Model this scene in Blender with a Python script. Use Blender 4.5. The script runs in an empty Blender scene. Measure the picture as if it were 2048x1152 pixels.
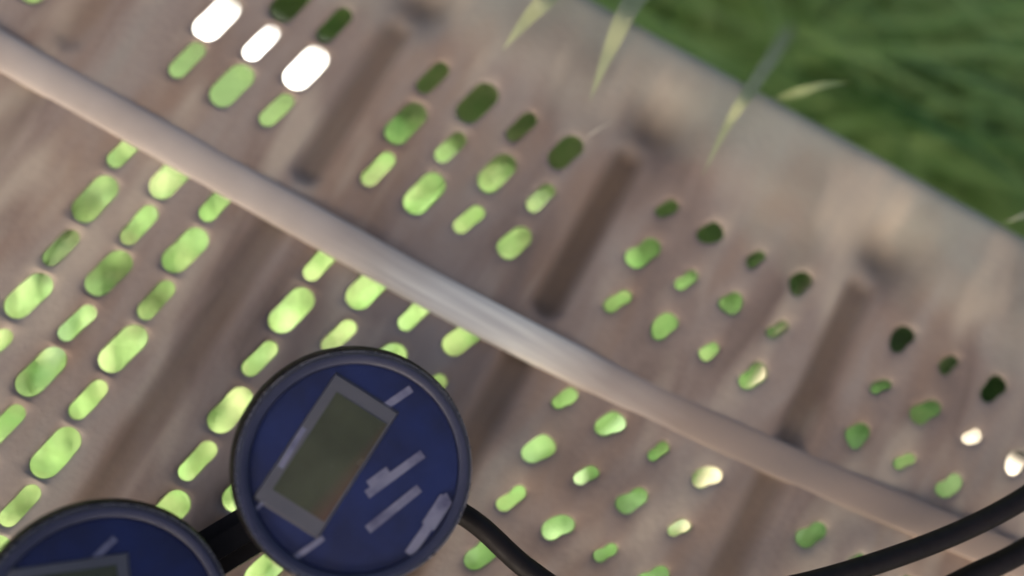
import bpy, bmesh, math, random
import numpy as np
from mathutils import Vector, Matrix
random.seed(4)
rng = np.random.default_rng(11)
S = bpy.context.scene
COL = S.collection
SEAT = 0.42                      # height of the bench seat

# ---------------------------------------------------------------- camera
cam_d = bpy.data.cameras.new('camera')
cam = bpy.data.objects.new('camera', cam_d)
COL.objects.link(cam)
RC = Matrix(((0.87314326, -0.48705603, 0.01993144),
             (0.47800586, 0.84747115, -0.23087452),
             (0.09555751, 0.21111388, 0.97277936)))
CAM = Vector((0.2266459, -0.11414381, 0.50897515 + SEAT))
cam.matrix_world = Matrix.Translation(CAM) @ RC.to_4x4()
cam_d.sensor_width = 36.0
cam_d.lens = 36.0 * 2196 / 2048
cam_d.clip_start = 0.02
cam_d.clip_end = 600
cam_d.dof.use_dof = True
cam_d.dof.focus_distance = 0.46
cam_d.dof.aperture_fstop = 1.9
S.camera = cam

# ---------------------------------------------------------------- sky and sun
SUN_EL = math.radians(39.1)
world = bpy.data.worlds.new('World')
S.world = world
world.use_nodes = True
nt = world.node_tree
nt.nodes.clear()
wo = nt.nodes.new('ShaderNodeOutputWorld')
bg = nt.nodes.new('ShaderNodeBackground')
sky = nt.nodes.new('ShaderNodeTexSky')
sky.sky_type = 'NISHITA'
sky.sun_disc = False
sky.sun_elevation = SUN_EL
sky.sun_rotation = math.radians(180)      # the sun stands towards -Y
sky.dust_density = 7.0
sky.air_density = 0.7
sky.ozone_density = 0.0
bg.inputs['Strength'].default_value = 0.05
nt.links.new(sky.outputs[0], bg.inputs[0])
nt.links.new(bg.outputs[0], wo.inputs[0])
sd = bpy.data.lights.new('sun', 'SUN')
sd.energy = 5.0
sd.angle = math.radians(0.6)
sd.color = (1.0, 0.95, 0.87)
sun = bpy.data.objects.new('sun', sd)
COL.objects.link(sun)
sdir = Vector((0, -math.cos(SUN_EL), math.sin(SUN_EL)))      # towards the sun
sun.rotation_euler = sdir.to_track_quat('Z', 'Y').to_euler()
sun.location = sdir * 8
S.view_settings.view_transform = 'Standard'
S.view_settings.look = 'None'
S.view_settings.gamma = 1.0
S.view_settings.use_curve_mapping = False
S.view_settings.exposure = 2.1

# ---------------------------------------------------------------- helpers
def tag(o, label=None, cat=None, group=None, kind=None):
    if label: o['label'] = label
    if cat: o['category'] = cat
    if group: o['group'] = group
    if kind: o['kind'] = kind
    return o

def empty(name, loc=(0, 0, 0), mw=None):
    o = bpy.data.objects.new(name, None)
    o.empty_display_size = 0.05
    COL.objects.link(o)
    if mw is not None: o.matrix_world = mw
    else: o.location = loc
    return o

def link(name, me, mat=None, parent=None):
    o = bpy.data.objects.new(name, me)
    COL.objects.link(o)
    if mat: me.materials.append(mat)
    if parent: o.parent = parent
    return o

def from_bm(name, bm, mat=None, parent=None, smooth=True):
    bmesh.ops.recalc_face_normals(bm, faces=bm.faces[:])
    me = bpy.data.meshes.new(name)
    bm.to_mesh(me); bm.free()
    if smooth:
        me.polygons.foreach_set('use_smooth', [True] * len(me.polygons))
        me.set_sharp_from_angle(angle=math.radians(38))
    return link(name, me, mat, parent)

def noise_mat(name, stops, scale=20, detail=5, rough=(0.4, 0.6), bump=0.0, bscale=None, metal=0.0,
              spec=0.5, coat=0.0, dist=0.002, distort=0.0, bands=None):
    m = bpy.data.materials.new(name); m.use_nodes = True
    n = m.node_tree; N = n.nodes; L = n.links
    b = N['Principled BSDF']
    tc = N.new('ShaderNodeTexCoord')
    nz = N.new('ShaderNodeTexNoise'); nz.inputs['Scale'].default_value = scale
    nz.inputs['Detail'].default_value = detail; nz.inputs['Distortion'].default_value = distort
    L.new(tc.outputs['Object'], nz.inputs['Vector'])
    cr = N.new('ShaderNodeValToRGB'); e = cr.color_ramp.elements
    while len(e) < len(stops): e.new(0.5)
    for k, (p, c) in enumerate(stops):
        e[k].position = p; e[k].color = (*c, 1)
    L.new(nz.outputs['Fac'], cr.inputs['Fac'])
    L.new(cr.outputs[0], b.inputs['Base Color'])
    mr = N.new('ShaderNodeMapRange')
    nz2 = N.new('ShaderNodeTexNoise'); nz2.inputs['Scale'].default_value = scale * 3.1
    nz2.inputs['Detail'].default_value = 4
    L.new(tc.outputs['Object'], nz2.inputs['Vector'])
    L.new(nz2.outputs['Fac'], mr.inputs['Value'])
    mr.inputs['From Min'].default_value = 0.3; mr.inputs['From Max'].default_value = 0.7
    mr.inputs['To Min'].default_value = rough[0]; mr.inputs['To Max'].default_value = rough[1]
    L.new(mr.outputs[0], b.inputs['Roughness'])
    b.inputs['Metallic'].default_value = metal
    b.inputs['Specular IOR Level'].default_value = spec
    b.inputs['Coat Weight'].default_value = coat
    if bump:
        nb = N.new('ShaderNodeTexNoise'); nb.inputs['Scale'].default_value = bscale or scale * 6
        nb.inputs['Detail'].default_value = 5
        L.new(tc.outputs['Object'], nb.inputs['Vector'])
        bp = N.new('ShaderNodeBump'); bp.inputs['Strength'].default_value = bump
        bp.inputs['Distance'].default_value = dist
        L.new(nb.outputs['Fac'], bp.inputs['Height'])
        L.new(bp.outputs[0], b.inputs['Normal'])
    return m

# ---------------------------------------------------------------- materials
# seat paint: worn taupe enamel with pinkish rust bloom, grey-green lip sheen and groove shade painted in
def seat_paint():
    m = noise_mat('worn_taupe_enamel', [(0.28, (0.155, 0.108, 0.082)), (0.45, (0.268, 0.202, 0.160)),
                  (0.58, (0.318, 0.256, 0.208)), (0.76, (0.330, 0.298, 0.245))], scale=17, detail=9,
                  rough=(0.42, 0.7), bump=0.35, bscale=240, spec=0.4, dist=0.001, distort=0.6)
    n = m.node_tree; N = n.nodes; L = n.links; b = N['Principled BSDF']
    base = b.inputs['Base Color'].links[0].from_socket
    # the stains are drawn out into wipe marks across the seat
    wipe = N.new('ShaderNodeMapping'); wipe.inputs['Rotation'].default_value = (0, 0, math.radians(16))
    wipe.inputs['Scale'].default_value = (1.5, .48, 1)
    n1 = [q for q in N if q.type == 'TEX_NOISE'][0]
    L.new([q for q in N if q.type == 'TEX_COORD'][0].outputs['Object'], wipe.inputs['Vector']); L.new(wipe.outputs[0], n1.inputs['Vector'])
    tc = N['Texture Coordinate'] if 'Texture Coordinate' in N else [q for q in N if q.type == 'TEX_COORD'][0]
    # reddish bloom
    z = N.new('ShaderNodeTexNoise'); z.inputs['Scale'].default_value = 22; z.inputs['Detail'].default_value = 3
    mp = N.new('ShaderNodeMapping'); mp.inputs['Location'].default_value = (3.1, 7.7, 1.3)
    L.new(wipe.outputs[0], mp.inputs['Vector']); L.new(mp.outputs[0], z.inputs['Vector'])
    r = N.new('ShaderNodeMapRange'); r.inputs['From Min'].default_value = 0.5; r.inputs['From Max'].default_value = 0.72
    r.inputs['To Max'].default_value = 0.6
    L.new(z.outputs['Fac'], r.inputs['Value'])
    mx = N.new('ShaderNodeMix'); mx.data_type = 'RGBA'
    mx.inputs[7].default_value = (0.295, 0.190, 0.120, 1)
    L.new(r.outputs[0], mx.inputs[0]); L.new(base, mx.inputs[6])
    # greenish sheen of the outer lip painted into the colour, ragged
    sp = N.new('ShaderNodeSeparateXYZ'); L.new(tc.outputs['Object'], sp.inputs[0])
    z2 = N.new('ShaderNodeTexNoise'); z2.inputs['Scale'].default_value = 17; z2.inputs['Detail'].default_value = 4
    L.new(tc.outputs['Object'], z2.inputs['Vector'])
    ad = N.new('ShaderNodeMath'); ad.operation = 'MULTIPLY_ADD'; ad.inputs[1].default_value = 0.13
    L.new(z2.outputs['Fac'], ad.inputs[0]); L.new(sp.outputs['Y'], ad.inputs[2])
    r2 = N.new('ShaderNodeMapRange'); r2.inputs['From Min'].default_value = 0.15; r2.inputs['From Max'].default_value = 0.215
    r2.inputs['To Max'].default_value = 0.75
    L.new(ad.outputs[0], r2.inputs['Value'])
    mx2 = N.new('ShaderNodeMix'); mx2.data_type = 'RGBA'
    mx2.inputs[7].default_value = (0.350, 0.360, 0.292, 1)
    L.new(r2.outputs[0], mx2.inputs[0]); L.new(mx.outputs[2], mx2.inputs[6])
    # pale mineral smudges
    z4 = N.new('ShaderNodeTexNoise'); z4.inputs['Scale'].default_value = 26; z4.inputs['Detail'].default_value = 2
    mp4 = N.new('ShaderNodeMapping'); mp4.inputs['Location'].default_value = (9.3, 2.2, 5.1)
    L.new(wipe.outputs[0], mp4.inputs['Vector']); L.new(mp4.outputs[0], z4.inputs['Vector'])
    r4 = N.new('ShaderNodeMapRange'); r4.inputs['From Min'].default_value = 0.53; r4.inputs['From Max'].default_value = 0.70
    r4.inputs['To Max'].default_value = 0.7
    L.new(z4.outputs['Fac'], r4.inputs['Value'])
    mx4 = N.new('ShaderNodeMix'); mx4.data_type = 'RGBA'; mx4.inputs[7].default_value = (0.48, 0.40, 0.30, 1)
    L.new(r4.outputs[0], mx4.inputs[0]); L.new(mx2.outputs[2], mx4.inputs[6])
    # painted shade in the pressed grooves and dents (follows a mesh attribute)
    at = N.new('ShaderNodeAttribute'); at.attribute_name = 'recess_shade'
    mx3 = N.new('ShaderNodeMix'); mx3.data_type = 'RGBA'
    mx3.inputs[7].default_value = (0.115, 0.075, 0.046, 1)
    L.new(at.outputs['Fac'], mx3.inputs[0]); L.new(mx4.outputs[2], mx3.inputs[6])
    L.new(mx3.outputs[2], b.inputs['Base Color'])
    return m
M_SEAT = seat_paint()

def bead_mat():
    m = noise_mat('worn_bead_painted_glare', [(0.3, (0.420, 0.350, 0.290)), (0.7, (0.50, 0.430, 0.365))], scale=30,
                  rough=(0.42, 0.6), bump=0.08, bscale=200, spec=0.35)
    n = m.node_tree; N = n.nodes; L = n.links; b = N['Principled BSDF']
    base = b.inputs['Base Color'].links[0].from_socket
    tc = [q for q in N if q.type == 'TEX_COORD'][0]
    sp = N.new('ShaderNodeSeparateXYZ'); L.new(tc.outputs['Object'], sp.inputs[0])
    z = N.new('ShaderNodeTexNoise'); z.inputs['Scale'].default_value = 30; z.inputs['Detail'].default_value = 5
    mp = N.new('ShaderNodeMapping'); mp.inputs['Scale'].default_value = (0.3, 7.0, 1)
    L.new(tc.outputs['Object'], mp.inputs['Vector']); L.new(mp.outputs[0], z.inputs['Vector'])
    # bright highlight painted along the middle of the bead, broken into streaks
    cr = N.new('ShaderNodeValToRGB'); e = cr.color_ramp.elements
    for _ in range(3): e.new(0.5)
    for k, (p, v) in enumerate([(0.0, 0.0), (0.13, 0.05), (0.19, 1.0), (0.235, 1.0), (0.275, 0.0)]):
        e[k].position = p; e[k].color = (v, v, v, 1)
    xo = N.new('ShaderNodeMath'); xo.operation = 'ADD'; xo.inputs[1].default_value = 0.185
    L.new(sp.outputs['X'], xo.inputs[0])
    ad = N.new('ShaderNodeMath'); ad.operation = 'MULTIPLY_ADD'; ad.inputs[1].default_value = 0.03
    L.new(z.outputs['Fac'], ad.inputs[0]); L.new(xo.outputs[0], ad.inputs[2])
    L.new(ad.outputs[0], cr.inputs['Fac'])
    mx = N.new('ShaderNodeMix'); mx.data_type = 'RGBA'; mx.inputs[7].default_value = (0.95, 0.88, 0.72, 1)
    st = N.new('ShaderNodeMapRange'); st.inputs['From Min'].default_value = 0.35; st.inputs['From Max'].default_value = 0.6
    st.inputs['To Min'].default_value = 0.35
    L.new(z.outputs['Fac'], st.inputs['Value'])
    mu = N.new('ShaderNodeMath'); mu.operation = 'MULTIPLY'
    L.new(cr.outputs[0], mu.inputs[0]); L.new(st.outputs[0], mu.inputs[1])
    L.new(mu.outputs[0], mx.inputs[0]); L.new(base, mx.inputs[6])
    # browner tone from the middle to the far end
    r = N.new('ShaderNodeMapRange'); r.inputs['From Min'].default_value = 0.265; r.inputs['From Max'].default_value = 0.32
    r.inputs['To Max'].default_value = 0.95
    L.new(ad.outputs[0], r.inputs['Value'])
    mx2 = N.new('ShaderNodeMix'); mx2.data_type = 'RGBA'; mx2.inputs[7].default_value = (0.320, 0.245, 0.190, 1)
    L.new(r.outputs[0], mx2.inputs[0]); L.new(mx.outputs[2], mx2.inputs[6])
    L.new(mx2.outputs[2], b.inputs['Base Color'])
    return m
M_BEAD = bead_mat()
M_LEG = noise_mat('taupe_leg_paint', [(0.3, (0.16, 0.11, 0.08)), (0.7, (0.24, 0.18, 0.14))], 18, bump=0.1)
M_RUBBER = noise_mat('black_rubber', [(0.3, (0.004, 0.0025, 0.0025)), (0.7, (0.009, 0.006, 0.006))], 60, rough=(0.5, 0.7), bump=0.05, spec=0.25)
M_BEZEL = noise_mat('indigo_grey_bezel', [(0.3, (0.010, 0.013, 0.040)), (0.7, (0.018, 0.021, 0.052))], 40, rough=(0.35, 0.5), bump=0.03)
M_RIM = noise_mat('bright_rim_metal', [(0.3, (0.4, 0.4, 0.42)), (0.7, (0.55, 0.55, 0.57))], 50, rough=(0.2, 0.35), metal=0.8)
M_DIAL = noise_mat('navy_dial_print', [(0.38, (0.0012, 0.009, 0.070)), (0.62, (0.0040, 0.018, 0.115))], 45, rough=(0.45, 0.6))
M_FRAME = noise_mat('screen_frame_plastic', [(0.3, (0.105, 0.105, 0.115)), (0.7, (0.140, 0.140, 0.150))], 30, rough=(0.4, 0.5))
M_INK = noise_mat('pale_dial_ink', [(0.35, (0.11, 0.11, 0.19)), (0.6, (0.26, 0.26, 0.34))], 90, rough=(0.5, 0.6))
M_WHITE = noise_mat('white_plastic_film', [(0.3, (0.78, 0.76, 0.74)), (0.7, (0.84, 0.82, 0.80))], 30, rough=(0.3, 0.5), bump=0.2)
M_CREAM = noise_mat('split_cream_wood', [(0.3, (0.52, 0.42, 0.28)), (0.7, (0.70, 0.60, 0.44))], 60, rough=(0.6, 0.8), bump=0.4, distort=2)
M_STONE = noise_mat('pale_limestone', [(0.3, (0.52, 0.44, 0.33)), (0.7, (0.72, 0.64, 0.52))], 40, rough=(0.7, 0.9), bump=0.5)
M_CANVAS = noise_mat('green_canvas', [(0.3, (0.05, 0.09, 0.06)), (0.7, (0.07, 0.12, 0.08))], 30, rough=(0.8, 0.9), bump=0.2)
M_WOOD = noise_mat('parasol_wood', [(0.3, (0.20, 0.12, 0.06)), (0.7, (0.32, 0.20, 0.11))], 20, rough=(0.5, 0.7), bump=0.2, distort=2)

def lcd_mat():
    m = noise_mat('olive_lcd_glass', [(0.38, (0.052, 0.060, 0.022)), (0.62, (0.080, 0.088, 0.038))], 40, rough=(0.18, 0.28))
    n = m.node_tree; N = n.nodes; L = n.links; b = N['Principled BSDF']
    base = b.inputs['Base Color'].links[0].from_socket
    tc = [q for q in N if q.type == 'TEX_COORD'][0]
    sp = N.new('ShaderNodeSeparateXYZ'); L.new(tc.outputs['Object'], sp.inputs[0])
    a = N.new('ShaderNodeMath'); a.operation = 'ADD'          # a reddish reflection painted into one corner of the display
    k = N.new('ShaderNodeMath'); k.operation = 'MULTIPLY'; k.inputs[1].default_value = -1.0
    L.new(sp.outputs['Y'], k.inputs[0]); L.new(k.outputs[0], a.inputs[0])
    k2 = N.new('ShaderNodeMath'); k2.operation = 'MULTIPLY'; k2.inputs[1].default_value = 1.2
    L.new(sp.outputs['X'], k2.inputs[0]); L.new(k2.outputs[0], a.inputs[1])
    r = N.new('ShaderNodeMapRange'); r.inputs['From Min'].default_value = 0.010; r.inputs['From Max'].default_value = 0.026
    L.new(a.outputs[0], r.inputs['Value'])
    mx = N.new('ShaderNodeMix'); mx.data_type = 'RGBA'; mx.inputs[7].default_value = (0.15, 0.068, 0.038, 1)
    L.new(r.outputs[0], mx.inputs[0]); L.new(base, mx.inputs[6]); L.new(mx.outputs[2], b.inputs['Base Color'])
    return m
M_LCD = lcd_mat()

def glass_mat():
    m = bpy.data.materials.new('clear_gauge_lens'); m.use_nodes = True
    n = m.node_tree; n.nodes.clear(); L = n.links
    o = n.nodes.new('ShaderNodeOutputMaterial'); mix = n.nodes.new('ShaderNodeMixShader')
    t = n.nodes.new('ShaderNodeBsdfTransparent'); g = n.nodes.new('ShaderNodeBsdfGlossy')
    t.inputs[0].default_value = (0.96, 0.96, 0.97, 1)
    g.inputs['Roughness'].default_value = 0.12
    f = n.nodes.new('ShaderNodeFresnel'); f.inputs[0].default_value = 1.12
    L.new(f.outputs[0], mix.inputs[0]); L.new(t.outputs[0], mix.inputs[1]); L.new(g.outputs[0], mix.inputs[2])
    L.new(mix.outputs[0], o.inputs[0])
    return m
M_LENS = glass_mat()

def grass_mat(name, gain=1.0):
    m = bpy.data.materials.new(name); m.use_nodes = True
    n = m.node_tree; N = n.nodes; L = n.links
    b = N['Principled BSDF']; out = N['Material Output']
    at = N.new('ShaderNodeAttribute'); at.attribute_name = 'tone'
    cr = N.new('ShaderNodeValToRGB'); e = cr.color_ramp.elements
    for _ in range(3): e.new(0.5)
    cols = [(0.0, (0.020, 0.045, 0.012)), (0.3, (0.045, 0.105, 0.026)), (0.62, (0.112, 0.195, 0.058)),
            (0.86, (0.185, 0.275, 0.095)), (1.0, (0.30, 0.29, 0.15))]
    for k, (p, c) in enumerate(cols):
        e[k].position = p; e[k].color = (*[v * gain for v in c], 1)
    L.new(at.outputs['Fac'], cr.inputs['Fac'])
    L.new(cr.outputs[0], b.inputs['Base Color'])
    b.inputs['Roughness'].default_value = 0.45
    tr = N.new('ShaderNodeBsdfTranslucent'); L.new(cr.outputs[0], tr.inputs[0])
    mix = N.new('ShaderNodeMixShader'); mix.inputs[0].default_value = 0.35
    L.new(b.outputs[0], mix.inputs[1]); L.new(tr.outputs[0], mix.inputs[2]); L.new(mix.outputs[0], out.inputs[0])
    return m
M_GRASS = grass_mat('grass_blade', 1.75)
M_DRY = noise_mat('pale_dry_blade', [(0.3, (0.26, 0.29, 0.15)), (0.7, (0.34, 0.36, 0.21))], 30, rough=(0.6, 0.8))
M_SOIL = noise_mat('turf_soil', [(0.3, (0.045, 0.060, 0.022)), (0.55, (0.060, 0.105, 0.032)), (0.75, (0.085, 0.140, 0.045))],
                   7, detail=8, rough=(0.9, 1.0), bump=0.5, bscale=60, dist=0.01)

# ---------------------------------------------------------------- ground
bm = bmesh.new()
rings = [0, .4, .8, 1.3, 2, 3.5, 6, 12, 30, 90, 260]
prev = None
for r in rings:
    if r == 0:
        prev = [bm.verts.new((0.2, 0, 0))]; continue
    cur = [bm.verts.new((0.2 + r * math.cos(q * math.tau / 48), r * math.sin(q * math.tau / 48),
                         random.uniform(-.012, .012) if r < 12 else 0)) for q in range(48)]
    for q in range(48):
        if len(prev) == 1: bm.faces.new((prev[0], cur[q], cur[(q + 1) % 48]))
        else: bm.faces.new((prev[q], cur[q], cur[(q + 1) % 48], prev[(q + 1) % 48]))
    prev = cur
tag(from_bm('lawn_ground', bm, M_SOIL), 'green turf soil under the grass beneath the bench', kind='structure')

def blades(name, n, area, hgt, wid, lean, tone, mat, bias=None, clump=None):
    x0, x1, y0, y1 = area
    px = rng.uniform(x0, x1, n); py = rng.uniform(y0, y1, n)
    if clump:                                         # gather blades round tuft centres
        k = rng.integers(0, clump, n)
        cx = rng.uniform(x0, x1, clump)[k]; cy = rng.uniform(y0, y1, clump)[k]
        w = rng.random(n) < .75
        px = np.where(w, cx + rng.normal(0, .018, n), px); py = np.where(w, cy + rng.normal(0, .018, n), py)
    h = rng.uniform(*hgt, n)
    for bx, ya, yb, hw_ in ((-.088, .05, .24, .12), (.434, -.02, .24, .045), (.650, .10, .23, .085)):   # grass flattened by the litter
        h = np.where((abs(px - bx) < hw_) & (py > ya) & (py < yb), .003, h)
        h = np.where((abs(px - bx) < hw_) & (py > ya - .16) & (py <= ya), h * .35, h); w = rng.uniform(*wid, n); ln = rng.uniform(*lean, n)
    th = rng.uniform(0, math.tau, n)
    if bias is not None:
        b_ = rng.random(n) < .65
        th = np.where(b_, bias + rng.normal(0, .55, n), th)
    if area[2] > .2:                                  # tall blades lean away from the bench, not in under it
        th = np.where((np.sin(th) < 0) & (py + h * ln * np.sin(th) < .26), -th, th)
    tw = th + math.pi / 2 + rng.normal(0, .5, n)
    t = np.array([0, .28, .55, .8, 1.0]); prof = np.array([.75, 1, .9, .55, .04])
    V = np.zeros((n, 5, 2, 3))
    for i, (ti, pi_) in enumerate(zip(t, prof)):
        off = h * ln * ti ** 1.8
        zz = h * (ti - .32 * np.clip(ln, 0, 1.6) * ti ** 2.2) 
        cxx = px + off * np.cos(th); cyy = py + off * np.sin(th)
        for s_, sg in enumerate((-.5, .5)):
            V[:, i, s_, 0] = cxx + sg * w * pi_ * np.cos(tw)
            V[:, i, s_, 1] = cyy + sg * w * pi_ * np.sin(tw)
            V[:, i, s_, 2] = np.maximum(zz, 0.0) - .004
    base = np.arange(n)[:, None, None] * 10
    q = np.array([[2 * i, 2 * i + 1, 2 * i + 3, 2 * i + 2] for i in range(4)])[None]
    F = (base + q).reshape(-1, 4)
    me = bpy.data.meshes.new(name)
    me.vertices.add(n * 10); me.vertices.foreach_set('co', V.reshape(-1))
    me.loops.add(F.size); me.loops.foreach_set('vertex_index', F.reshape(-1).astype(np.int32))
    me.polygons.add(len(F)); me.polygons.foreach_set('loop_start', np.arange(0, F.size, 4, dtype=np.int32))
    me.polygons.foreach_set('use_smooth', np.ones(len(F), bool))
    me.update()
    tn = np.clip(tone(px, py) + rng.normal(0, .13 if hgt[1] < .2 else .26, n), 0, 1 if hgt[1] < .2 else .86)
    tn = np.where(rng.random(n) < .02, rng.uniform(.85, 1, n), tn)
    a = me.attributes.new('tone', 'FLOAT', 'POINT')
    a.data.foreach_set('value', np.repeat(tn, 10).astype(np.float32))
    return link(name, me, mat)

def t_under(x, y):      # short grass, tone darkened towards one end to stand for shade
    return .80 - .76 * np.clip((x - .24) / .26, 0, 1) + .08 * np.sin(x * 31) * np.cos(y * 27)
def t_tall(x, y):
    return .88 + .22 * np.sin(x * 13 + 1) * np.cos(y * 17) - .30 * np.clip((x - .25) / .3, 0, 1)
def t_far(x, y): return .45 + .12 * np.sin(x * 3.1) * np.cos(y * 2.3)
tag(blades('grass', 42000, (-.75, 1.1, -.55, .34), (.03, .10), (.003, .0055), (.3, 1.5), t_under, M_GRASS),
    'short sunlit green grass seen through the holes', kind='stuff')
tag(blades('grass', 11000, (-.6, 1.3, .27, 1.25), (.16, .38), (.006, .015), (.6, 2.0), t_tall, M_GRASS, bias=-.53, clump=420),
    'long lush green grass beyond the outer edge of the bench', kind='stuff')
tag(blades('grass', 60000, (-3.2, 3.8, -3.4, 3.8), (.04, .13), (.005, .010), (.3, 1.3), t_far, M_GRASS, clump=5000),
    'wider lawn of green grass spreading around the bench', kind='stuff')

# ---------------------------------------------------------------- the bench
A, B, PER = 0.025, 0.02676, 5.2657
bench = empty('metal_bench', (0.2, 0, 0))
tag(bench, 'taupe perforated sheet metal bench with a raised bead, standing over green grass', 'bench')
OX = bench.location.x

def smooth(t): t = max(0., min(1., t)); return t * t * (3 - 2 * t)
GX = [(s * PER + 4.13) * A for s in range(-4, 8)]
def groove(x, y):
    """depth 0..1 of the pressed cross grooves with rounded ends"""
    gi = min(range(len(GX)), key=lambda q: abs(x - GX[q])); d = abs(x - GX[gi])
    best = 0
    for (a, b_) in ((.010, .092), (-.190, -.014)):
        if y < a: e = a - y
        elif y > b_: e = y - b_
        else: e = 0
        r = math.hypot(d, e)
        amp = {3: .35, 4: .75, 5: 1.0, 6: .85}.get(gi, .8) * (1 if a > 0 else .8)
        best = max(best, amp * smooth(1 - (r - .0022) / .0085))
    return best
def hgt(x, y):
    z = -.0068 * groove(x, y)
    for g in GX:                                           # scalloped dents between grooves and lip
        dx, dy = (x - g - .004) / .016, (y - .118) / .015
        q = dx * dx + dy * dy
        if q < 7: z -= .0150 * math.exp(-q)
    z += .0016 * math.sin(x * 21 + 1) * math.cos(y * 33)   # slightly buckled sheet
    if y > .095: z += .004 * smooth((y - .095) / .03)
    return z

NS = 12
verts, tfaces, hole_edges, recess_shade = [], [], [], []
vid = {}
def V(x, y, z=None, zo=0.0):
    key = (round(x, 6), round(y, 6), round(z if z is not None else 0, 6))
    i = vid.get(key)
    if i is None:
        i = len(verts); vid[key] = i
        zz = (hgt(x, y) if z is None else z) + zo
        verts.append((x - OX, y, zz))
        g = groove(x, y) if z is None else 0
        for q in (GX if z is None else ()):
            g = max(g, .62 * math.exp(-((x - q - .004) / .014) ** 2 - ((y - .116) / .014) ** 2))
        recess_shade.append(g * .9)  # grooves and dents darkened in colour as shade
    return i
def to_px(x, y):
    c = RC.transposed() @ (Vector((x, y, SEAT)) - CAM)
    return 1024 + 2196 * c.x / -c.z, 576 - 2196 * c.y / -c.z
def slot_shape(x, y, big):
    """punched holes: long slots at one end of the seat turning to short ovals at the other"""
    t = max(0., min(1., (x - .12) / .20)) + random.uniform(-.08, .12)
    L_ = (.0258 if big else .0212) * (1 - t) + (.0138 if big else .0110) * t
    W_ = (.0128 if big else .0084) * (1 - t) + (.0086 if big else .0055) * t
    return L_ * .5, W_ * .5, math.radians(-11 - 20 * t)
def slot_radius(ang, hl, hw, rot):
    a = ang - (math.pi / 2 + rot)                # slot axis is +Y turned by rot
    c, s = abs(math.cos(a)), abs(math.sin(a)); e = hl - hw
    if s > 1e-9:
        r = hw / s
        if r * c <= e: return r
    return e * c + math.sqrt(max(0, hw * hw - (e * s) ** 2))
def cell(x0, x1, y0, y1, big):
    cx, cy = (x0 + x1) / 2, (y0 + y1) / 2
    per = []
    for k in range(NS): per.append((x0 + (x1 - x0) * k / NS, y0))
    for k in range(NS): per.append((x1, y0 + (y1 - y0) * k / NS))
    for k in range(NS): per.append((x1 - (x1 - x0) * k / NS, y1))
    for k in range(NS): per.append((x0, y1 - (y1 - y0) * k / NS))
    hl, hw, rot = slot_shape(cx, cy, big)
    jx, jy = random.uniform(-.0006, .0006), random.uniform(-.0005, .0005)
    ringsv = []; ph = random.uniform(0, 6.28); wob = .03 + .17 * max(0, min(1, (cx - .16) / .16))
    n = len(per)
    hole = []
    for (x, y) in per:
        a = math.atan2(y - cy, x - cx); r = slot_radius(a, hl, hw, rot)
        r *= 1 + wob * (.6 * math.cos(2 * a + ph) + .4 * math.cos(3 * a + 2 * ph))
        hole.append((cx + jx + r * math.cos(a), cy + jy + r * math.sin(a)))
    for t in (0, .12, .35, .68, 1.0):
        row = []
        for (hx, hy), (x, y) in zip(hole, per):
            if t == 1.0: row.append(V(x, y))
            else:
                xx, yy = hx + (x - hx) * t, hy + (y - hy) * t
                d = math.hypot(xx - hx, yy - hy)
                row.append(V(xx, yy, None, -.0016 * math.exp(-(d / .0016)) ))
        ringsv.append(row)
    for a_, b_ in zip(ringsv[:-1], ringsv[1:]):
        for k in range(n):
            q = (a_[k], b_[k], b_[(k + 1) % n], a_[(k + 1) % n])
            if len(set(q)) == 4: tfaces.append(q)
    h = ringsv[0]
    for k in range(n): hole_edges.append((h[k], h[(k + 1) % n]))
def plain(x0, x1, y0, y1, nx=NS, ny=NS):
    g = [[V(x0 + (x1 - x0) * i / nx, y0 + (y1 - y0) * j / ny) for i in range(nx + 1)] for j in range(ny + 1)]
    for j in range(ny):
        for i in range(nx): tfaces.append((g[j][i], g[j][i + 1], g[j + 1][i + 1], g[j + 1][i]))

cols = []
for s in range(-3, 6):
    for k in range(4): cols.append(((s * PER + k - .5) * A, (s * PER + k + .5) * A, s, k))
    cols.append(((s * PER + 3.5) * A, ((s + 1) * PER - .5) * A, s, None))
XMIN, XMAX = cols[0][0], cols[-1][1]
rows = list(range(-8, 4))
for (x0, x1, s, k) in cols:
    for j in rows:
        y0, y1 = (j - .5) * B, (j + .5) * B
        if k is None or j == 0 or (s == 0 and k == 0 and j >= -4): plain(x0, x1, y0, y1)
        else: cell(x0, x1, y0, y1, (k + j) % 2 == (1 if s % 3 == 0 else 0))
    plain(x0, x1, 3.5 * B, .150, NS, 10)
    # rolled outer lip, then rolled front lip
    for (ya, sgn, rows_n) in ((.150, 1, 9), (-8.5 * B, -1, 9)):
        pr = [(ya, None)]
        for q in range(1, rows_n + 1):
            a = q / rows_n * math.pi / 2
            pr.append((ya + sgn * .012 * math.sin(a), -.012 * (1 - math.cos(a))))
        pr += [(ya + sgn * .0122, -.022), (ya + sgn * .0120, -.034), (ya + sgn * .0095, -.0362), (ya + sgn * .004, -.0365)]
        grid = []
        for (yy, zz) in pr:
            rowv = []
            for i in range(NS + 1):
                xx = x0 + (x1 - x0) * i / NS
                h0 = hgt(xx, ya)
                rowv.append(V(xx, yy) if zz is None else V(xx, yy, round(zz + h0 * max(0, 1 + zz / .03), 6)))
            grid.append(rowv)
        for r0, r1 in zip(grid[:-1], grid[1:]):
            for i in range(NS):
                q = (r0[i], r0[i + 1], r1[i + 1], r1[i])
                tfaces.append(q if sgn > 0 else q[::-1])
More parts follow.
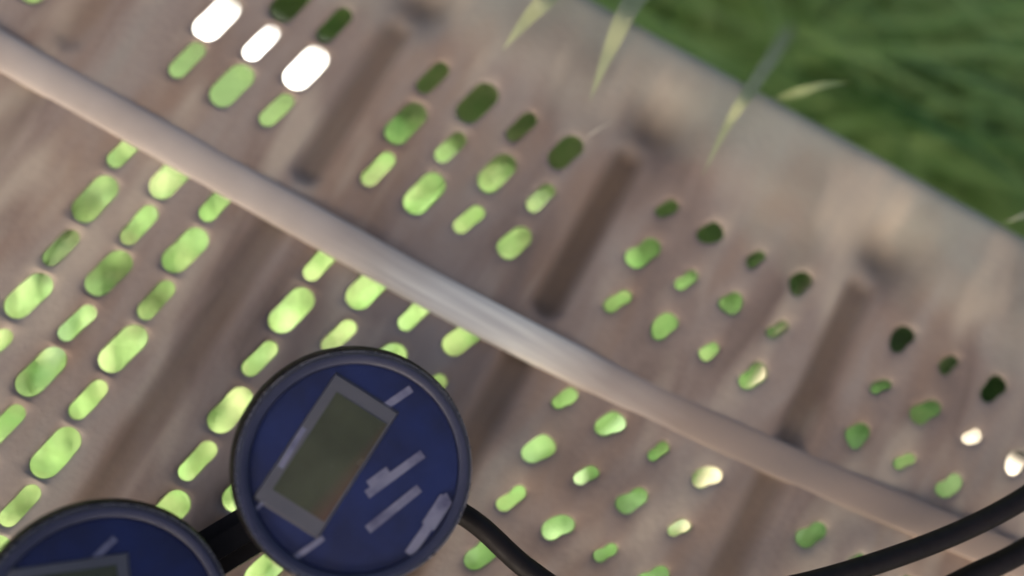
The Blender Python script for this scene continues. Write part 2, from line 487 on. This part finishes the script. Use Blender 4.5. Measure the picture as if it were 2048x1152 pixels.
# lower skin of the sheet and the cut rims of the holes
nv = len(verts); TH = .0019
me = bpy.data.meshes.new('tmp'); me.from_pydata(verts, [], tfaces); me.update()
nor = np.zeros(nv * 3); me.vertices.foreach_get('normal', nor); nor = nor.reshape(-1, 3)
bpy.data.meshes.remove(me)
low = (np.array(verts) - nor * TH)
allv = verts + [tuple(q) for q in low]
f2 = [tuple(i + nv for i in f[::-1]) for f in tfaces]
rim = [(a, b_, b_ + nv, a + nv) for a, b_ in hole_edges]
me = bpy.data.meshes.new('seat_panel')
me.from_pydata(allv, [], tfaces + f2 + rim); me.update()
sm = [True] * (len(tfaces) * 2) + [False] * len(rim)
me.polygons.foreach_set('use_smooth', sm)
at = me.attributes.new('recess_shade', 'FLOAT', 'POINT'); at.data.foreach_set('value', np.array(recess_shade + recess_shade, dtype=np.float32))
panel = link('seat_panel', me, M_SEAT, bench); panel.location = (0, 0, SEAT)
M_OFF = OX

# raised bead: a half-round bar welded over the blank row, running the length of the seat
bm = bmesh.new()
def bead_y(x):                       # the bar was welded on slightly bowed
    u = max(0, x - .15)
    return -.0138 + (.232 * u * u if u < .25 else .0145 + .116 * (u - .25))
prevr = None; NB = 14; NX = 90
for i in range(NX + 1):
    x = XMIN + .004 + (XMAX - XMIN - .008) * i / NX
    hw = .0092 - .0006 * smooth((x - .2) / .2)
    row = []
    for q in range(NB + 1):
        a = math.pi * q / NB
        row.append(bm.verts.new((x - OX, bead_y(x) - hw * math.cos(a), .0005 + (.0031 - .0014 * smooth((x - .24) / .14)) * math.sin(a) ** .9 + .0006 * math.sin(x * 60))))
    row2 = [bm.verts.new((x - OX, bead_y(x) + hw, -.0012)), bm.verts.new((x - OX, bead_y(x) - hw, -.0012))]
    row = row + row2
    if prevr:
        for q in range(len(row)):
            bm.faces.new((prevr[q], row[q], row[(q + 1) % len(row)], prevr[(q + 1) % len(row)]))
    else: first = row
    prevr = row
bm.faces.new(first); bm.faces.new(prevr[::-1])
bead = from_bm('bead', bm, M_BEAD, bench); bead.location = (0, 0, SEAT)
tag(bead, 'pale worn half-round bead with a painted bright highlight')

def tube_bm(bm, pts, r, n=12, caps=True):
    pts = [Vector(p) for p in pts]; prev = None; up = None
    for i, p in enumerate(pts):
        d = (pts[min(i + 1, len(pts) - 1)] - pts[max(i - 1, 0)]).normalized()
        if up is None: up = Vector((0, 0, 1)) if abs(d.z) < .9 else Vector((1, 0, 0))
        s = d.cross(up).normalized(); up = s.cross(d).normalized()
        rr = r[i] if isinstance(r, (list, tuple)) else r
        ring = [bm.verts.new(p + rr * (math.cos(a) * s + math.sin(a) * up)) for a in [q * math.tau / n for q in range(n)]]
        if prev:
            for q in range(n): bm.faces.new((prev[q], ring[q], ring[(q + 1) % n], prev[(q + 1) % n]))
        elif caps: bm.faces.new(ring[::-1])
        prev = ring
    if caps: bm.faces.new(prev)
def catmull(p, n=10):
    p = [Vector(q) for q in p]; p = [2 * p[0] - p[1]] + p + [2 * p[-1] - p[-2]]; out = []
    for i in range(1, len(p) - 2):
        for k in range(n):
            t = k / n
            out.append(.5 * ((2 * p[i]) + (p[i + 1] - p[i - 1]) * t + (2 * p[i - 1] - 5 * p[i] + 4 * p[i + 1] - p[i + 2]) * t * t
                             + (-p[i - 1] + 3 * p[i] - 3 * p[i + 1] + p[i + 2]) * t ** 3))
    out.append(p[-2]); return out
leg0 = None
for sx in (XMIN + .05, XMAX - .05):
    for sy in (-.195, .120):
        if leg0 is None:
            bm = bmesh.new(); tube_bm(bm, [(0, 0, 0.0), (0, 0, .2), (0, 0, SEAT - .016)], .014, 16)
            leg0 = from_bm('leg', bm, M_LEG, bench); l = leg0
        else:
            l = leg0.copy(); COL.objects.link(l); l.parent = bench
        l.location = (sx - OX, sy, 0)
for sx in (XMIN + .05, XMAX - .05):
    bm = bmesh.new(); tube_bm(bm, [(0, -.18, 0), (0, .105, 0)], .009, 12)
    st = from_bm('stretcher', bm, M_LEG, bench); st.location = (sx - OX, 0, .12)

# ---------------------------------------------------------------- gauges (local x right, y up, z towards the viewer)
KG = 0.0902 / 475
def disc(bm, r, z0, z1, n=96, bev=0.0):
    prof = [(r - bev, z1), (r, z1 - bev), (r, z0)] if bev else [(r, z1), (r, z0)]
    top = None; prev = None
    for (rr, z) in prof:
        ring = [bm.verts.new((rr * math.cos(a), rr * math.sin(a), z)) for a in [q * math.tau / n for q in range(n)]]
        if prev:
            for q in range(n): bm.faces.new((prev[q], prev[(q + 1) % n], ring[(q + 1) % n], ring[q]))
        else: bm.faces.new(ring)
        prev = ring
    bm.faces.new(prev[::-1])
def lathe(bm, prof, n=96):
    rs = []
    for (rr, z) in prof: rs.append([bm.verts.new((rr * math.cos(q * math.tau / n), rr * math.sin(q * math.tau / n), z)) for q in range(n)])
    for a, b_ in zip(rs, rs[1:] + rs[:1]):
        for q in range(n): bm.faces.new((a[q], a[(q + 1) % n], b_[(q + 1) % n], b_[q]))
def rect(bm, c, d, hl, hw, z0, z1, bev=.0):
    d = Vector((d[0], d[1], 0)).normalized(); s = Vector((-d.y, d.x, 0)); c = Vector((c[0], c[1], 0))
    co = [c + d * hl * a + s * hw * b_ for a, b_ in ((1, 1), (-1, 1), (-1, -1), (1, -1))]
    lo = [bm.verts.new(q + Vector((0, 0, z0))) for q in co]
    hi = [bm.verts.new(c + (q - c) * (1 - bev) + Vector((0, 0, z1))) for q in co]
    bm.faces.new(hi); bm.faces.new(lo[::-1])
    for k in range(4): bm.faces.new((lo[k], lo[(k + 1) % 4], hi[(k + 1) % 4], hi[k]))

def gauge(center, roll, label, marks, scr, big=True):
    zc = (CAM - center).normalized()
    xc = (RC @ Vector((1, 0, 0))); xc = (xc - zc * xc.dot(zc)).normalized(); yc = zc.cross(xc)
    mw = Matrix((( xc.x, yc.x, zc.x, center.x), (xc.y, yc.y, zc.y, center.y), (xc.z, yc.z, zc.z, center.z), (0, 0, 0, 1)))
    mw = mw @ Matrix.Rotation(roll, 4, 'Z')
    g = empty('digital_gauge', mw=mw)
    tag(g, label, 'gauge', 'digital gauges on the hose manifold')
    bm = bmesh.new(); lathe(bm, [(.0395, -.002), (.0452, -.001), (.0470, -.005), (.0472, -.016), (.0465, -.028), (.040, -.034), (.001, -.034), (.001, -.006), (.0385, -.006)])
    o = from_bm('rubber_boot', bm, M_RUBBER, g); o.location = (-.0012, .0010, -.0012)
    bm = bmesh.new(); lathe(bm, [(.0400, -.0034), (.0404, .0004), (.0415, .0012), (.0436, .0012), (.0450, -.0008), (.0450, -.0040)])
    from_bm('bezel', bm, M_BEZEL, g)
    bm = bmesh.new(); lathe(bm, [(.0449, -.0008), (.0455, -.0004), (.0457, -.0020), (.0449, -.0022)])
    from_bm('rim', bm, M_RIM, g)
    bm = bmesh.new(); disc(bm, .0402, -.0042, -.0026)
    dial = from_bm('dial', bm, M_DIAL, g)
    (sc, sdv, shl, shw), (lc, lhl, lhw) = scr
    P2 = lambda q: ((q[0]) * KG, -(q[1]) * KG)
    dd = (sdv[0], -sdv[1])
    bm = bmesh.new(); rect(bm, P2(sc), dd, shl * KG, shw * KG, -.0027, -.0012, .04)
    fr = from_bm('screen_frame', bm, M_FRAME, g)
    bm = bmesh.new(); rect(bm, (0, 0), dd, lhl * KG, lhw * KG, -.0004, .0004, .0)
    sc_o = from_bm('screen', bm, M_LCD, fr); p = P2(lc); sc_o.location = (p[0], p[1], -.0011)
    for mi, (m0, m1, wd) in enumerate(marks):
        a = Vector(P2(m0)); b_ = Vector(P2(m1)); bm = bmesh.new()
        rect(bm, (a + b_) / 2, (b_ - a), (b_ - a).length / 2, wd * KG / 2, -.0003, .0003)
        mk = from_bm('dial_marking', bm, M_INK, dial); mk.location = (0, 0, -.0024 + .00011 * mi)
    bm = bmesh.new(); disc(bm, .0388, .0000, .0006)
    from_bm('lens', bm, M_LENS, g)
    return g
marks1 = [((55, -122), (112, -162), 16), ((25, 55), (138, -28), 18), ((30, 38), (70, 8), 24),
          ((28, 125), (132, 42), 18), ((-128, -22), (-158, 60), 15), ((-155, 40), (-200, 88), 8),
          ((182, 55), (196, 80), 14), ((150, 120), (188, 62), 30), ((112, 175), (150, 120), 20),
          ((-115, 178), (-60, 140), 12), ((-105, -80), (-150, 0), 12)]
scr1 = (((-58, -26), (-.53, .85), 152, 78), ((-50, -22), 116, 62))
g1 = gauge(Vector((0.199, -0.1039, SEAT + .075)), 0,
           'blue-faced round digital gauge nearest the middle with its whole olive screen showing', marks1, scr1)
marks2 = [((-35, -132), (0, -172), 14), ((-20, 120), (90, 60), 16), ((70, -40), (150, -70), 16)]
scr2 = (((-85, -40), (-.985, .17), 130, 85), ((-85, -38), 105, 65))
g2 = gauge(Vector((0.1490, -0.1985, SEAT + .0745)), 0,
           'second blue-faced digital gauge, cut off by the lower left of the picture', marks2, scr2)

# manifold body lying on the seat under both gauges
man = empty('hose_manifold', (0.165, -0.155, SEAT))
tag(man, 'black manifold body lying on the seat under the two blue gauges', 'manifold')
bm = bmesh.new()
mats = bmesh.ops.create_cube(bm, size=1)['verts']
for v in mats: v.co = Vector((v.co.x * .120, v.co.y * .021, v.co.z * .020 + .013))
bmesh.ops.bevel(bm, geom=bm.edges[:], offset=.006, segments=4, affect='EDGES')
o = from_bm('body', bm, M_RUBBER, man); o.rotation_euler.z = math.atan2(.091, .0515)
for k, (gx, gy) in enumerate(((0.199, -0.1039), (0.1475, -0.195))):
    bm = bmesh.new(); tube_bm(bm, [(gx - .165, gy + .155, .010), (gx - .165, gy + .155, .044)], .011, 20)
    from_bm('gauge_socket', bm, M_RUBBER, man)
bm = bmesh.new(); tube_bm(bm, [(.047, .056, .018), (.068, .052, .018)], [.009, .0075], 16)
from_bm('hose_fitting', bm, M_RUBBER, man)

def hose(name, label, pts, r, grp='black hoses on the bench'):
    bm = bmesh.new(); tube_bm(bm, catmull([(x, y, z + SEAT) for x, y, z in pts], 12), r, 16)
    return tag(from_bm(name, bm, M_RUBBER), label, 'hose', grp)
hose('rubber_hose', 'upper black hose, arching from the nearest gauge up to the right edge',
     [(.205, -.1, .018), (.236, -.098, .026), (.254, -.0985, .030), (.281, -.1045, .033), (.306, -.1045, .036), (.3385, -.0885, .038), (.3725, -.0655, .040),
      (.4035, -.0385, .040), (.4366, -.0035, .040), (.4605, .0290, .040), (.4790, .064, .040), (.50, .115, .032), (.53, .20, .004),
      (.56, .25, -.12), (.60, .33, -.30), (.68, .44, -.40), (.9, .6, -.405), (1.3, .7, -.405)], .0047)
hose('rubber_hose', 'black hose in the lower right corner, the lower of the two',
     [(.20, -.215, .012), (.29, -.175, .022), (.35, -.125, .030), (.385, -.088, .030), (.416, -.058, .030), (.4415, -.0315, .030), (.4565, -.0125, .030), (.4725, .008, .030),
      (.50, .05, .028), (.54, .14, .016), (.56, .20, -.03), (.60, .28, -.2), (.66, .36, -.395), (.8, .45, -.405), (1.2, .5, -.405)], .0050)

# ---------------------------------------------------------------- blades of grass and straw over the lip
def blade_obj(name, label, pts, w, mat, tone, cat='grass blade', group=None):
    c = catmull(pts, 8); bm = bmesh.new(); pr = None; n = len(c); mat = M_DRY if tone < 1 and 'lying level' not in label else mat
    for i, p in enumerate(c):
        t = i / (n - 1); ww = w * (min(1, .35 + 3 * t) if t < .3 else max(.04, 1 - ((t - .3) / .7) ** 1.6))
        d = (c[min(i + 1, n - 1)] - c[max(i - 1, 0)]).normalized(); s = d.cross(Vector((0, 0, 1))).normalized() if abs(d.z) < .98 else Vector((1, 0, 0))
        u = s.cross(d)
        row = [bm.verts.new(p - s * ww / 2 + u * ww * .12), bm.verts.new(p - u * ww * .08), bm.verts.new(p + s * ww / 2 + u * ww * .12), bm.verts.new(p + u * .0004)]
        if pr:
            for k in range(4): bm.faces.new((pr[k], row[k], row[(k + 1) % 4], pr[(k + 1) % 4]))
        pr = row
    o = from_bm(name, bm, mat)
    a = o.data.attributes.new('tone', 'FLOAT', 'POINT'); a.data.foreach_set('value', np.full(len(o.data.vertices), tone, np.float32))
    return tag(o, label, cat, group)
Z = SEAT
def at(px, py, z):
    d = RC @ Vector(((px - 1024) / 2196, (576 - py) / 2196, -1)); s = (z - CAM.z) / d.z; return CAM + d * s
blade_obj('grass_blade', 'pale green grass blade lying level across the outer lip, tip towards the long grass',
          [at(1545, 200, Z - .004), at(1600, 184, Z + .010), at(1650, 170, Z + .010), at(1700, 166, Z - .004)], .0055, M_GRASS, .93)
blade_obj('grass_blade', 'broad yellowish grass blade bent over the lip above the row of dark holes',
          [at(1345, -60, .1), at(1310, -40, .34), at(1262, 10, Z + .022), at(1215, 110, Z + .020), at(1180, 200, Z + .012)], .0120, M_GRASS, .90)
blade_obj('grass_blade', 'light green grass blade bent over the lip at the top edge of the picture',
          [at(1200, -120, .1), at(1170, -90, .34), at(1110, -20, Z + .022), at(1050, 45, Z + .020), at(1005, 100, Z + .010)], .0120, M_GRASS, .84)
blade_obj('grass_blade', 'grey-green blade of grass resting on the smooth lip left of the level pale blade',
          [at(1590, 40, .1), at(1560, 90, .34), at(1500, 180, Z + .016), at(1455, 250, Z + .014), at(1405, 350, Z + .008)], .0080, M_GRASS, .80)
blade_obj('grass_blade', 'short pale blade poking over the lip beside the right edge of the picture',
          [at(2085, 415, Z - .01), at(2050, 430, Z + .006), at(2005, 446, Z + .008)], .0035, M_GRASS, .95)
blade_obj('straw', 'thin whitish straw lying beside the end of the middle groove',
          [at(1172, 275, Z + .006), at(1198, 258, Z + .007), at(1225, 243, Z + .006)], .0011, M_STONE, 1, 'straw')
blade_obj('straw', 'thin pale sliver put in as a glint against the upper black hose',
          [at(1945, 1032, Z + .034), at(1985, 1022, Z + .036), at(2012, 1014, Z + .035)], .0012, M_WHITE, 1, 'straw')  # sliver put in for a glint beside the hose

# ---------------------------------------------------------------- pale things lying in the grass under the bench
def scrap(name, label, cat, c, sx, sy, mat, rot, thick, bumps, z, tilt):
    bm = bmesh.new(); nx, ny = 16, 12; top = []; bot = []
    for j in range(ny + 1):
        for i in range(nx + 1):
            u, v = i / nx - .5, j / ny - .5
            e = 1 + .12 * math.sin(9 * u + 4 * v + sx * 90)
            zz = bumps * (math.sin(u * 9 + 1) * math.cos(v * 7) + .5 * math.sin(u * 19 + v * 23)) + thick * (1 - (2 * u) ** 4) * (1 - (2 * v) ** 4)
            top.append(bm.verts.new((u * sx * e, v * sy * e, zz + .001)))
            bot.append(bm.verts.new((u * sx * e, v * sy * e, min(0, zz) - .0012)))
    W = nx + 1
    for j in range(ny):
        for i in range(nx):
            a = j * W + i
            bm.faces.new((top[a], top[a + 1], top[a + W + 1], top[a + W]))
            bm.faces.new((bot[a], bot[a + W], bot[a + W + 1], bot[a + 1]))
    per = [i for i in range(W)] + [j * W + nx for j in range(1, ny + 1)] + [ny * W + i for i in range(nx - 1, -1, -1)] + [j * W for j in range(ny - 1, 0, -1)]
    for k in range(len(per)):
        a, b_ = per[k], per[(k + 1) % len(per)]
        bm.faces.new((top[b_], top[a], bot[a], bot[b_]))
    o = from_bm(name, bm, mat); o.location = (c[0], c[1], z); o.rotation_euler = (tilt, 0, rot)
    return tag(o, label, cat)
scrap('plastic_scrap', 'bright white plastic scrap in the sunlit grass, seen through three holes at the upper left', 'litter',
      (-.092, .184), .15, .042, M_WHITE, 0.0, .004, .0015, .03, .30)
scrap('wood_stake', 'cream split wooden stake lying in the grass under the holes right of the middle', 'stake',
      (.434, .122), .020, .245, M_CREAM, math.radians(-2), .012, .0008, .035, .05)
scrap('limestone_rock', 'pale cream stone in the grass, seen through the holes beside the right edge', 'stone',
      (.650, .176), .10, .035, M_STONE, math.radians(8), .022, .002, .03, .30)

# ---------------------------------------------------------------- added, unseen parasol, put in to keep sun off the seat
par = empty('added_parasol', (.22, -1.835, 0))
tag(par, 'added square green parasol, unseen, blocking the sun from the bench', 'parasol')
bm = bmesh.new(); HS = .98; ZE, ZT = 2.40, 2.82
apex = bm.verts.new((0, 0, ZT)); apexl = bm.verts.new((0, 0, ZT - .004))
co = [(-HS, -HS * .75), (HS, -HS * .75), (HS, HS * .75), (-HS, HS * .75)]
up = [bm.verts.new((x, y, ZE)) for x, y in co]; lo = [bm.verts.new((x * .998, y * .998, ZE - .09)) for x, y in co]
for k in range(4):
    k2 = (k + 1) % 4
    bm.faces.new((apex, up[k], up[k2])); bm.faces.new((up[k], lo[k], lo[k2], up[k2]))
bmesh.ops.delete(bm, geom=[apexl], context='VERTS')
from_bm('added_parasol_canopy', bm, M_CANVAS, par, smooth=False)
bm = bmesh.new(); tube_bm(bm, [(0, 0, .05), (0, 0, ZT + .04)], .02, 14); from_bm('added_parasol_pole', bm, M_WOOD, par)
for (x, y) in co:
    bm = bmesh.new(); tube_bm(bm, [(0, 0, ZT - .04), (x * .97, y * .97, ZE - .005)], .008, 8); from_bm('added_parasol_rib', bm, M_WOOD, par)
bm = bmesh.new(); disc(bm, .24, 0, .07, 40, .015); from_bm('added_parasol_base', bm, M_STONE, par)
